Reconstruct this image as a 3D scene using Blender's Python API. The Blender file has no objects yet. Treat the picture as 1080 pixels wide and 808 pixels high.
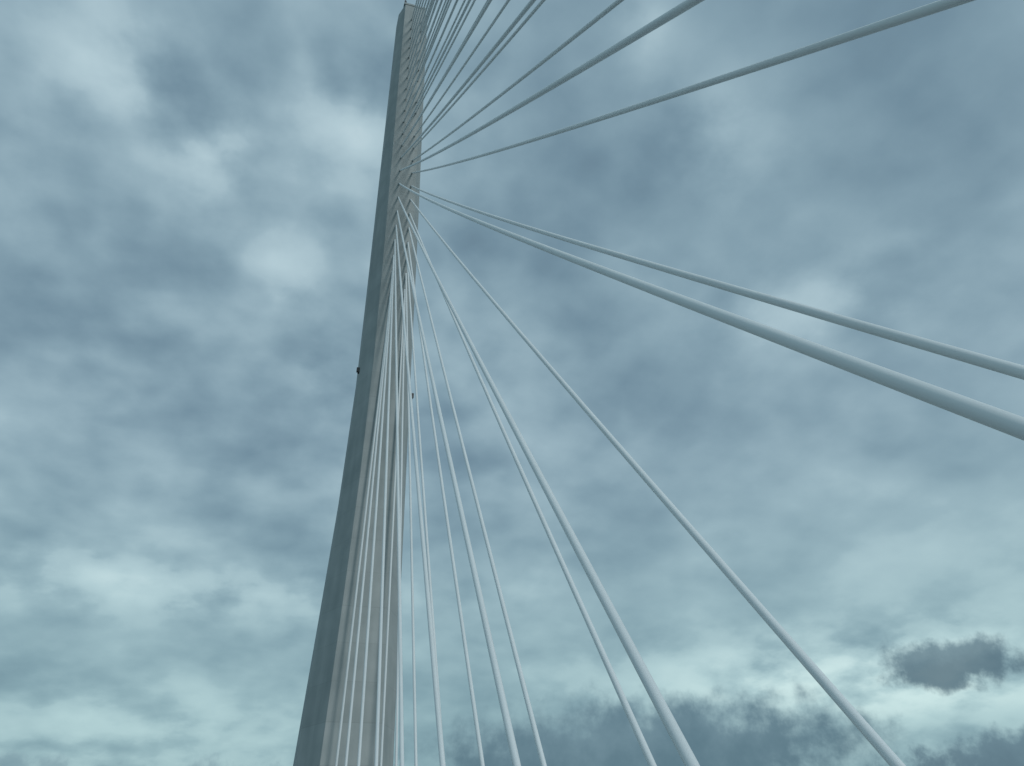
import bpy, bmesh, math, random
from mathutils import Vector, Matrix
random.seed(3)
sc=bpy.context.scene
R=math.radians
sc.view_settings.view_transform='Standard'
sc.view_settings.look='None'
sc.view_settings.exposure=0

# ---------------- helpers
def link(o,parent=None):
    sc.collection.objects.link(o)
    if parent: o.parent=parent
    return o
def mesh_obj(name,bm,mat,parent=None,smooth=False):
    me=bpy.data.meshes.new(name); bm.to_mesh(me); bm.free()
    if smooth:
        for p in me.polygons: p.use_smooth=True
    if mat: me.materials.append(mat)
    return link(bpy.data.objects.new(name,me),parent)
def box(bm,c,s):
    r=bmesh.ops.create_cube(bm,size=1.0)
    for v in r['verts']:
        v.co=Vector((v.co.x*s[0]+c[0],v.co.y*s[1]+c[1],v.co.z*s[2]+c[2]))
def mat_basic(name,col,rough=.7,var=.15,scale=3.0,metal=0,bump=0.0):
    m=bpy.data.materials.new(name); m.use_nodes=True
    nt=m.node_tree; b=nt.nodes['Principled BSDF']
    tc=nt.nodes.new('ShaderNodeTexCoord')
    n=nt.nodes.new('ShaderNodeTexNoise'); n.inputs['Scale'].default_value=scale; n.inputs['Detail'].default_value=4
    nt.links.new(tc.outputs['Object'],n.inputs['Vector'])
    cr=nt.nodes.new('ShaderNodeValToRGB')
    cr.color_ramp.elements[0].position=.3; cr.color_ramp.elements[1].position=.7
    cr.color_ramp.elements[0].color=(*[c*(1-var) for c in col],1)
    cr.color_ramp.elements[1].color=(*[min(1,c*(1+var)) for c in col],1)
    nt.links.new(n.outputs['Fac'],cr.inputs['Fac'])
    nt.links.new(cr.outputs['Color'],b.inputs['Base Color'])
    b.inputs['Roughness'].default_value=rough; b.inputs['Metallic'].default_value=metal
    if bump:
        bp=nt.nodes.new('ShaderNodeBump'); bp.inputs['Strength'].default_value=bump
        nt.links.new(n.outputs['Fac'],bp.inputs['Height']); nt.links.new(bp.outputs['Normal'],b.inputs['Normal'])
    return m

# ---------------- materials
def concrete_mat():
    m=bpy.data.materials.new('tower_concrete'); m.use_nodes=True
    nt=m.node_tree; N=nt.nodes; L=nt.links; b=N['Principled BSDF']
    tc=N.new('ShaderNodeTexCoord')
    mp=N.new('ShaderNodeMapping'); mp.inputs['Scale'].default_value=(.8,.8,.04)
    L.new(tc.outputs['Object'],mp.inputs['Vector'])
    n1=N.new('ShaderNodeTexNoise'); n1.inputs['Scale'].default_value=1.0; n1.inputs['Detail'].default_value=5
    L.new(mp.outputs['Vector'],n1.inputs['Vector'])
    n2=N.new('ShaderNodeTexNoise'); n2.inputs['Scale'].default_value=.35; n2.inputs['Detail'].default_value=4
    L.new(tc.outputs['Object'],n2.inputs['Vector'])
    ad=N.new('ShaderNodeMath'); ad.operation='ADD'; L.new(n1.outputs['Fac'],ad.inputs[0]); L.new(n2.outputs['Fac'],ad.inputs[1])
    cr=N.new('ShaderNodeValToRGB')
    e=cr.color_ramp.elements; e[0].position=.36; e[1].position=.64
    mr=N.new('ShaderNodeMath'); mr.operation='MULTIPLY'; mr.inputs[1].default_value=.5; L.new(ad.outputs[0],mr.inputs[0])
    L.new(mr.outputs[0],cr.inputs['Fac'])
    e[0].color=(.32,.37,.375,1); e[1].color=(.43,.475,.475,1)
    sp=N.new('ShaderNodeSeparateXYZ'); L.new(tc.outputs['Object'],sp.inputs[0])
    d=N.new('ShaderNodeMath'); d.operation='DIVIDE'; d.inputs[1].default_value=4.0; L.new(sp.outputs['Z'],d.inputs[0])
    f=N.new('ShaderNodeMath'); f.operation='FRACT'; L.new(d.outputs[0],f.inputs[0])
    lt=N.new('ShaderNodeMath'); lt.operation='LESS_THAN'; lt.inputs[1].default_value=.02; L.new(f.outputs[0],lt.inputs[0])
    fl=N.new('ShaderNodeMath'); fl.operation='FLOOR'; L.new(d.outputs[0],fl.inputs[0])
    wn=N.new('ShaderNodeTexWhiteNoise'); wn.noise_dimensions='1D'; L.new(fl.outputs[0],wn.inputs['W'])
    k=N.new('ShaderNodeMapRange'); k.inputs['To Min'].default_value=.96; k.inputs['To Max'].default_value=1.03; L.new(wn.outputs['Value'],k.inputs['Value'])
    j=N.new('ShaderNodeMath'); j.operation='MULTIPLY_ADD'; j.inputs[1].default_value=-.1; L.new(lt.outputs[0],j.inputs[0]); L.new(k.outputs[0],j.inputs[2])
    vm=N.new('ShaderNodeVectorMath'); vm.operation='SCALE'; L.new(cr.outputs['Color'],vm.inputs[0]); L.new(j.outputs[0],vm.inputs['Scale'])
    L.new(vm.outputs[0],b.inputs['Base Color'])
    b.inputs['Roughness'].default_value=.85
    return m
M_conc=concrete_mat()
M_cable=mat_basic('cable_sheath',(.78,.84,.86),.45,.03,.3)
M_steel=mat_basic('galvanised_steel',(.32,.34,.35),.45,.15,4,.5)
M_dark=mat_basic('dark_fitting',(.04,.045,.05),.5,.2,5)
M_pipe=mat_basic('guide_pipe_paint',(.36,.39,.39),.5,.1,5)
M_asph=mat_basic('asphalt',(.05,.05,.052),.9,.25,2.0,0,.2)
M_white=mat_basic('road_paint',(.75,.75,.72),.7,.08,5)
M_deck=mat_basic('deck_steel_paint',(.35,.37,.38),.6,.08,.5)
M_kerb=mat_basic('median_concrete',(.33,.33,.31),.85,.15,2)
M_sea=mat_basic('sea_water',(.03,.055,.06),.18,.3,.02,0,.3)
M_hill=mat_basic('hill_grass',(.06,.09,.05),.95,.4,.004)

# ---------------- layout (metres). Bridge runs along +Y, deck at z=0, tower on the median
CX=10.0; TY=92.0
# z, half width at widest, half width of front face, half depth, centre offset
PROFILE=[(-60,8.2,5.0,9.0,0),(-20,6.5,3.8,8.0,-.3),(0,5.5,3.2,7.4,-.45),(11.6,5.1,2.95,7.0,-.4),(28,4.5,2.6,6.5,-.05),(43.7,4.0,2.35,6.0,.3),(62,3.6,2.15,5.5,.5),(78,3.5,2.1,5.1,.5),(93,3.4,2.1,4.8,.45),(122,3.15,2.05,4.3,.3),(150,2.95,2.0,4.0,.2)]
def prof(z):
    for a,b in zip(PROFILE,PROFILE[1:]):
        if z<=b[0]:
            t=(z-a[0])/(b[0]-a[0]); return [a[i]+(b[i]-a[i])*t for i in (1,2,3,4)]
    return list(PROFILE[-1][1:])

def tower():
    bm=bmesh.new(); rings=[]
    zs=[p[0] for p in PROFILE]
    zz=sorted(set(zs+[i*4.0 for i in range(-15,38)]))
    for z in zz:
        wm,wf,hl,cx=prof(z)
        pts=[(-wf,-hl),(wf,-hl),(wm,-hl*.35),(wm,hl*.35),(wf,hl),(-wf,hl),(-wm,hl*.35),(-wm,-hl*.35)]
        rings.append([bm.verts.new((CX+cx+x,TY+y,z)) for x,y in pts])
    for a,b in zip(rings,rings[1:]):
        for i in range(8):
            bm.faces.new((a[i],a[(i+1)%8],b[(i+1)%8],b[i]))
    bm.faces.new(rings[-1]); bm.faces.new(list(reversed(rings[0])))
    bmesh.ops.recalc_face_normals(bm,faces=bm.faces)
    t=mesh_obj('bridge_tower',bm,M_conc)
    bm=bmesh.new(); box(bm,(CX+.2,TY,150.25),(4.6,8.2,.5)); mesh_obj('roof_slab',bm,M_conc,t)
    bm=bmesh.new()
    for x in (-2.0,2.4):
        for i in range(7): box(bm,(CX+x,TY-4+i*8/6,151),(.06,.06,1.0))
        box(bm,(CX+x,TY,151.53),(.07,8.1,.06))
    mesh_obj('roof_handrail',bm,M_steel,t)
    bm=bmesh.new(); box(bm,(CX-1.8,TY-3.2,151.4),(.4,.4,1.8)); box(bm,(CX-1.8,TY-3.2,152.6),(.12,.12,.6)); mesh_obj('roof_beacon',bm,M_dark,t)
    for s,z in ((-1,62.5),(1,59.5)):
        wm,wf,hl,cx=prof(z)
        o=.2 if s<0 else .38
        bm=bmesh.new(); box(bm,(CX+cx+s*(wm+o),TY-hl*.3,z),(.42,.4,.65)); box(bm,(CX+cx+s*(wm+o*.6),TY-hl*.3,z-.42),(o*1.2,.6,.1))
        bmesh.ops.bevel(bm,geom=bm.edges[:],offset=.03,segments=1)
        mesh_obj('aviation_light',bm,M_dark,t)
    return t
T=tower()

def tube(bm,path,rad,n=12):
    rings=[]
    for i,p in enumerate(path):
        d=(path[min(i+1,len(path)-1)]-path[max(i-1,0)]).normalized()
        u=d.cross(Vector((1,0,0))).normalized(); v=d.cross(u)
        r=rad[i] if isinstance(rad,list) else rad
        rings.append([bm.verts.new(p+r*(u*math.cos(2*math.pi*k/n)+v*math.sin(2*math.pi*k/n))) for k in range(n)])
    for a,b in zip(rings,rings[1:]):
        for k in range(n): bm.faces.new((a[k],a[(k+1)%n],b[(k+1)%n],b[k]))
    bm.faces.new(rings[0]); bm.faces.new(list(reversed(rings[-1])))
    bmesh.ops.recalc_face_normals(bm,faces=bm.faces)

def cable(side,lat,rank,dia=.25):
    z=76+3.15*rank
    wm,wf,hl,cx=prof(z)
    A=Vector((CX+cx+.45+lat*1.0,TY-side*(hl-.15),z))
    dist=19.7+10.3*rank if rank<=6 else 81.3+11.75*(rank-6)
    if rank==7: dist+=lat*.2-.15
    B=Vector((CX+.15+lat*2.4,TY-side*dist,0.0))
    L=(A-B).length; path=[]
    for i in range(49):
        t=i/48; p=A.lerp(B,t); p.z-=4*t*(1-t)*L*.005*(max(rank,0)/8+.3); path.append(p)
    bm=bmesh.new(); tube(bm,path,dia/2,16)
    c=mesh_obj('stay_cable',bm,M_cable,None,True)
    d=(B-A).normalized()
    bm=bmesh.new(); tube(bm,[A-d*.1,A+d*.4],dia*.62); mesh_obj('guide_pipe',bm,M_pipe,c,True)
    bm=bmesh.new(); q=(path[-2]-path[-1]).normalized(); tube(bm,[B,B+q*2.0,B+q*2.2],[dia*.8,dia*.8,dia*.55]); mesh_obj('anchor_sleeve',bm,M_steel,c,True)
for r in range(-1,23):
    for lat in (-1,1): cable(1,lat,r,.25)
for r in range(-1,6):
    for lat in (-1,1): cable(-1,lat,r,.25)

# ---------------- deck and road
Y0,Y1=-420,700
bm=bmesh.new()
prof2=[(-20,-.2),(-20,-1.2),(-9,-4.6),(9,-4.6),(20,-1.2),(20,-.2)]
a=[bm.verts.new((CX+x,Y0,z)) for x,z in prof2]; b=[bm.verts.new((CX+x,Y1,z)) for x,z in prof2]
for i in range(6): bm.faces.new((a[i],a[(i+1)%6],b[(i+1)%6],b[i]))
bm.faces.new(a); bm.faces.new(list(reversed(b))); bmesh.ops.recalc_face_normals(bm,faces=bm.faces)
mesh_obj('bridge_deck',bm,M_deck)
for nm,x0,x1 in (('road',-19.2,-5.6),('road',5.6,19.2)):
    bm=bmesh.new(); box(bm,(CX+(x0+x1)/2,(Y0+Y1)/2,-.17),(x1-x0,Y1-Y0,.05)); rd=mesh_obj(nm,bm,M_asph)
    bm=bmesh.new()
    zt=-.139
    for x in (x0+3.2,x1-.8):
        box(bm,(CX+x,(Y0+Y1)/2,zt),(.2,Y1-Y0,.006))
    xm=(x0+3.2+x1-.8)/2
    y=Y0
    while y<Y1: box(bm,(CX+xm,y,zt),(.12,3,.006)); y+=9
    mesh_obj('lane_markings',bm,M_white,rd)
bm=bmesh.new()
for yy0,yy1 in ((Y0,84),(100,Y1)): box(bm,(CX,(yy0+yy1)/2,-.13),(11.1,yy1-yy0,.14))
mesh_obj('median_kerb',bm,M_kerb)
def barrier(name,x,h,rails,ps):
    bm=bmesh.new(); y=Y0
    while y<=Y1: box(bm,(x,y,h/2-.15),(.12,.14,h)); y+=ps
    for z in rails: box(bm,(x+.09,(Y0+Y1)/2,z),(.05,Y1-Y0,.14))
    mesh_obj(name,bm,M_steel)
barrier('safety_barrier',CX-5.9,.75,[.3,.52],3.2); barrier('safety_barrier',CX+5.9-.2,.75,[.3,.52],3.2)
barrier('wind_barrier',CX-19.6,2.4,[.3,.8,1.3,1.8,2.2],3.6); barrier('wind_barrier',CX+19.6,2.4,[.3,.8,1.3,1.8,2.2],3.6)
bm=bmesh.new(); bmesh.ops.create_cone(bm,cap_ends=True,segments=40,radius1=17,radius2=17,depth=8)
bmesh.ops.translate(bm,verts=bm.verts,vec=(CX,TY,-59)); mesh_obj('tower_foundation',bm,M_conc)
bm=bmesh.new()
vs=[bm.verts.new(v) for v in ((-15000,-15000,-60),(15000,-15000,-60),(15000,15000,-60),(-15000,15000,-60))]
bm.faces.new(vs); mesh_obj('sea',bm,M_sea)
bm=bmesh.new(); prev=None
for i in range(121):
    x=-9000+i*150
    h=60+50*math.sin(i*.13)+30*math.sin(i*.31+1)+random.random()*10
    yb=7000+600*math.sin(i*.09)
    cur=[bm.verts.new((x,yb-500,-60.5)),bm.verts.new((x,yb,-60+h*.6)),bm.verts.new((x,yb+900,-60+h)),bm.verts.new((x,yb+2500,-61))]
    if prev:
        for k in range(3): bm.faces.new((prev[k],cur[k],cur[k+1],prev[k+1]))
    prev=cur
mesh_obj('hills',bm,M_hill,None,True)

# ---------------- world
SUN_AZ=R(155); SUN_EL=R(28)
w=bpy.data.worlds.new('World'); sc.world=w; w.use_nodes=True
try:
    w.cycles.sampling_method='MANUAL'; w.cycles.sample_map_resolution=256
except Exception as e: print(e)
nt=w.node_tree; N=nt.nodes; Lk=nt.links
for n in list(N): N.remove(n)
out=N.new('ShaderNodeOutputWorld'); bg=N.new('ShaderNodeBackground'); Lk.new(bg.outputs[0],out.inputs[0])
bg.inputs['Strength'].default_value=.1
sky=N.new('ShaderNodeTexSky'); sky.sky_type='NISHITA'; sky.sun_disc=False; sky.sun_elevation=SUN_EL; sky.sun_rotation=SUN_AZ
sky.air_density=1.2; sky.dust_density=2
def mth(op,a,b=None,c=None,clamp=False):
    n=N.new('ShaderNodeMath'); n.operation=op; n.use_clamp=clamp
    for i,x in enumerate((a,b,c)):
        if x is None: continue
        if isinstance(x,(int,float)): n.inputs[i].default_value=x
        else: Lk.new(x,n.inputs[i])
    return n.outputs[0]
def comb(x,y,z):
    n=N.new('ShaderNodeCombineXYZ')
    for i,q in enumerate((x,y,z)):
        if isinstance(q,(int,float)): n.inputs[i].default_value=q
        else: Lk.new(q,n.inputs[i])
    return n.outputs[0]
def noise(vec,scale,detail=6,rough=.5,dist=0,out='Fac'):
    n=N.new('ShaderNodeTexNoise'); n.inputs['Scale'].default_value=scale; n.inputs['Detail'].default_value=detail
    n.inputs['Roughness'].default_value=rough; n.inputs['Distortion'].default_value=dist
    Lk.new(vec,n.inputs['Vector']); return n.outputs[out]
def smooth(v,a,b,lo=0,hi=1):
    n=N.new('ShaderNodeMapRange'); n.interpolation_type='SMOOTHSTEP'
    n.inputs['From Min'].default_value=a; n.inputs['From Max'].default_value=b
    n.inputs['To Min'].default_value=lo; n.inputs['To Max'].default_value=hi
    Lk.new(v,n.inputs['Value']); return n.outputs[0]
tc=N.new('ShaderNodeTexCoord'); D=tc.outputs['Generated']
sp=N.new('ShaderNodeSeparateXYZ'); Lk.new(D,sp.inputs[0]); X,Y,Z=sp.outputs
az=mth('MULTIPLY',mth('ARCTAN2',X,Y),180/math.pi)
el=mth('MULTIPLY',mth('ARCSINE',Z),180/math.pi)
zz=mth('ADD',mth('MAXIMUM',Z,0.0),.34)
P=comb(mth('DIVIDE',X,zz),mth('DIVIDE',Y,zz),3.7)
big=noise(P,1.7,2,.45)
mid=noise(P,6.3,5,.49)
pn=noise(P,9.0,2,.4)
q=mth('MULTIPLY_ADD',pn,2.0,-1.0)
billow=mth('SQRT',mth('ADD',mth('MULTIPLY',q,q),.01))
puff=mth('SUBTRACT',.21,billow)
warp=noise(D,20,5,.6)
pamp=smooth(az,40,5,.45,1.0)
pamp=mth('MULTIPLY',pamp,smooth(el,10,35,.35,1.0))
gate=smooth(mid,.28,.60)
def blob(a0,e0,sa,se,amp):
    x=mth('MULTIPLY_ADD',az,1/sa,-a0/sa); y=mth('MULTIPLY_ADD',el,1/se,-e0/se)
    r=mth('MULTIPLY_ADD',x,x,mth('MULTIPLY',y,y))
    return mth('MULTIPLY',mth('EXPONENT',mth('MULTIPLY',r,-1.0)),amp)
v=mth('MULTIPLY',mth('SUBTRACT',big,.5),.65)
v=mth('ADD',v,mth('MULTIPLY',mth('SUBTRACT',mid,.5),mth('MULTIPLY_ADD',pamp,.75,.35)))
v=mth('ADD',v,mth('MULTIPLY',mth('MULTIPLY',puff,pamp),.6))
v=mth('ADD',v,.53)
bs=None
for b in [(-22,49,7,3.5,.42),(-12,46.5,4,3,.42),(1,51.5,6,4,.38),(-30,41,4,3,.25),(42,49,7,4,.36),(36,57,4,4,.25),(44,35,8,3,.28),(-7,17,16,2.0,.34),(40,10.8,15,2.8,.58),(50,8.5,12,2.0,.3),(-12,8,16,3,.22),(-3,40,4,3,.25),(2,33,4,2.5,.2)]:
    o=blob(*b); bs=o if bs is None else mth('ADD',bs,o)
v=mth('ADD',v,mth('MULTIPLY',bs,gate))
for b in [(52,48,14,10,-.16),(10,38,10,8,-.05),(-20,34,12,6,-.07),(-25,58,12,6,-.05),(30,24,25,6,-.08),(18,55,8,6,-.06)]:
    v=mth('ADD',v,blob(*b))
# soft shoulder so bright gaps keep some tone
v=mth('SUBTRACT',v,mth('MULTIPLY',mth('MAXIMUM',mth('SUBTRACT',v,.72),0.0),.42))
ramp=N.new('ShaderNodeValToRGB'); Lk.new(v,ramp.inputs['Fac'])
def lin(c): return tuple((x/255/12.92 if x/255<=.04045 else ((x/255+.055)/1.055)**2.4) for x in c)
els=ramp.color_ramp.elements
stops=[(0,(96,120,137)),(.25,(114,141,157)),(.45,(132,159,173)),(.65,(151,177,189)),(.85,(177,201,210)),(1,(202,222,228))]
els[0].position=0; els[1].position=1
for p,c in stops[1:-1]: els.new(p)
for e,(p,c) in zip(els,stops): e.position=p; e.color=(*lin(c),1)
tint=N.new('ShaderNodeMix'); tint.data_type='RGBA'
Lk.new(smooth(el,30,4),tint.inputs[0]); tint.inputs[6].default_value=(1,1,1,1); tint.inputs[7].default_value=(1.0,1.07,1.0,1)
mul=N.new('ShaderNodeMix'); mul.data_type='RGBA'; mul.blend_type='MULTIPLY'; mul.inputs[0].default_value=1
Lk.new(ramp.outputs[0],mul.inputs[6]); Lk.new(tint.outputs[2],mul.inputs[7])
cur=mul.outputs[2]
def cumulus(cur,a0,e0,sa,se,col,col2,op=.85,k=1.0):
    x=mth('MULTIPLY_ADD',az,1/sa,-a0/sa); y=mth('MULTIPLY_ADD',el,1/se,-e0/se)
    r=mth('SQRT',mth('MULTIPLY_ADD',x,x,mth('MULTIPLY',y,y)))
    r=mth('ADD',r,mth('MULTIPLY',mth('SUBTRACT',warp,.5),3.2*k))
    m=smooth(r,1.35,.6,0,op)
    c=N.new('ShaderNodeMix'); c.data_type='RGBA'; Lk.new(smooth(mth('ADD',y,mth('MULTIPLY',mth('SUBTRACT',warp,.5),5.0)),-1.0,1.4),c.inputs[0])
    c.inputs[6].default_value=(*lin(col),1); c.inputs[7].default_value=(*lin(col2),1)
    mx=N.new('ShaderNodeMix'); mx.data_type='RGBA'; Lk.new(m,mx.inputs[0]); Lk.new(cur,mx.inputs[6]); Lk.new(c.outputs[2],mx.inputs[7])
    return mx.outputs[2]
cur=cumulus(cur,46.3,10.9,4.2,1.4,(84,110,124),(108,135,147),.88)
cur=cumulus(cur,26,6.6,14,3.3,(88,117,131),(106,134,147),.97,.55)
cur=cumulus(cur,50.0,5.2,7,1.5,(86,112,127),(100,128,142),.9)
cur=cumulus(cur,-10,4.5,14,1.6,(104,134,148),(122,150,162),.6)
sc10=N.new('ShaderNodeVectorMath'); sc10.operation='SCALE'; sc10.inputs['Scale'].default_value=10.3; Lk.new(cur,sc10.inputs[0])
fm=N.new('ShaderNodeMix'); fm.data_type='RGBA'; fm.inputs[0].default_value=.97
Lk.new(sky.outputs[0],fm.inputs[6]); Lk.new(sc10.outputs[0],fm.inputs[7])
Lk.new(fm.outputs[2],bg.inputs['Color'])

s=bpy.data.lights.new('sun','SUN'); s.energy=1.0; s.angle=R(16); s.color=(1,.98,.94)
so=link(bpy.data.objects.new('sun',s))
dv=Vector((math.sin(SUN_AZ)*math.cos(SUN_EL),math.cos(SUN_AZ)*math.cos(SUN_EL),math.sin(SUN_EL)))
so.rotation_euler=dv.to_track_quat('Z','Y').to_euler()

# ---------------- camera
cam=bpy.data.cameras.new('camera'); co=link(bpy.data.objects.new('camera',cam)); sc.camera=co
cam.sensor_width=36; cam.lens=26.67; cam.clip_start=.05; cam.clip_end=40000
PITCH,YAW,ROLL=33.0,18.0,-1.5
co.matrix_world=Matrix.Translation((0,0,2.5)) @ (Matrix.Rotation(R(-YAW),4,'Z')@Matrix.Rotation(R(90+PITCH),4,'X')@Matrix.Rotation(R(ROLL),4,'Z'))
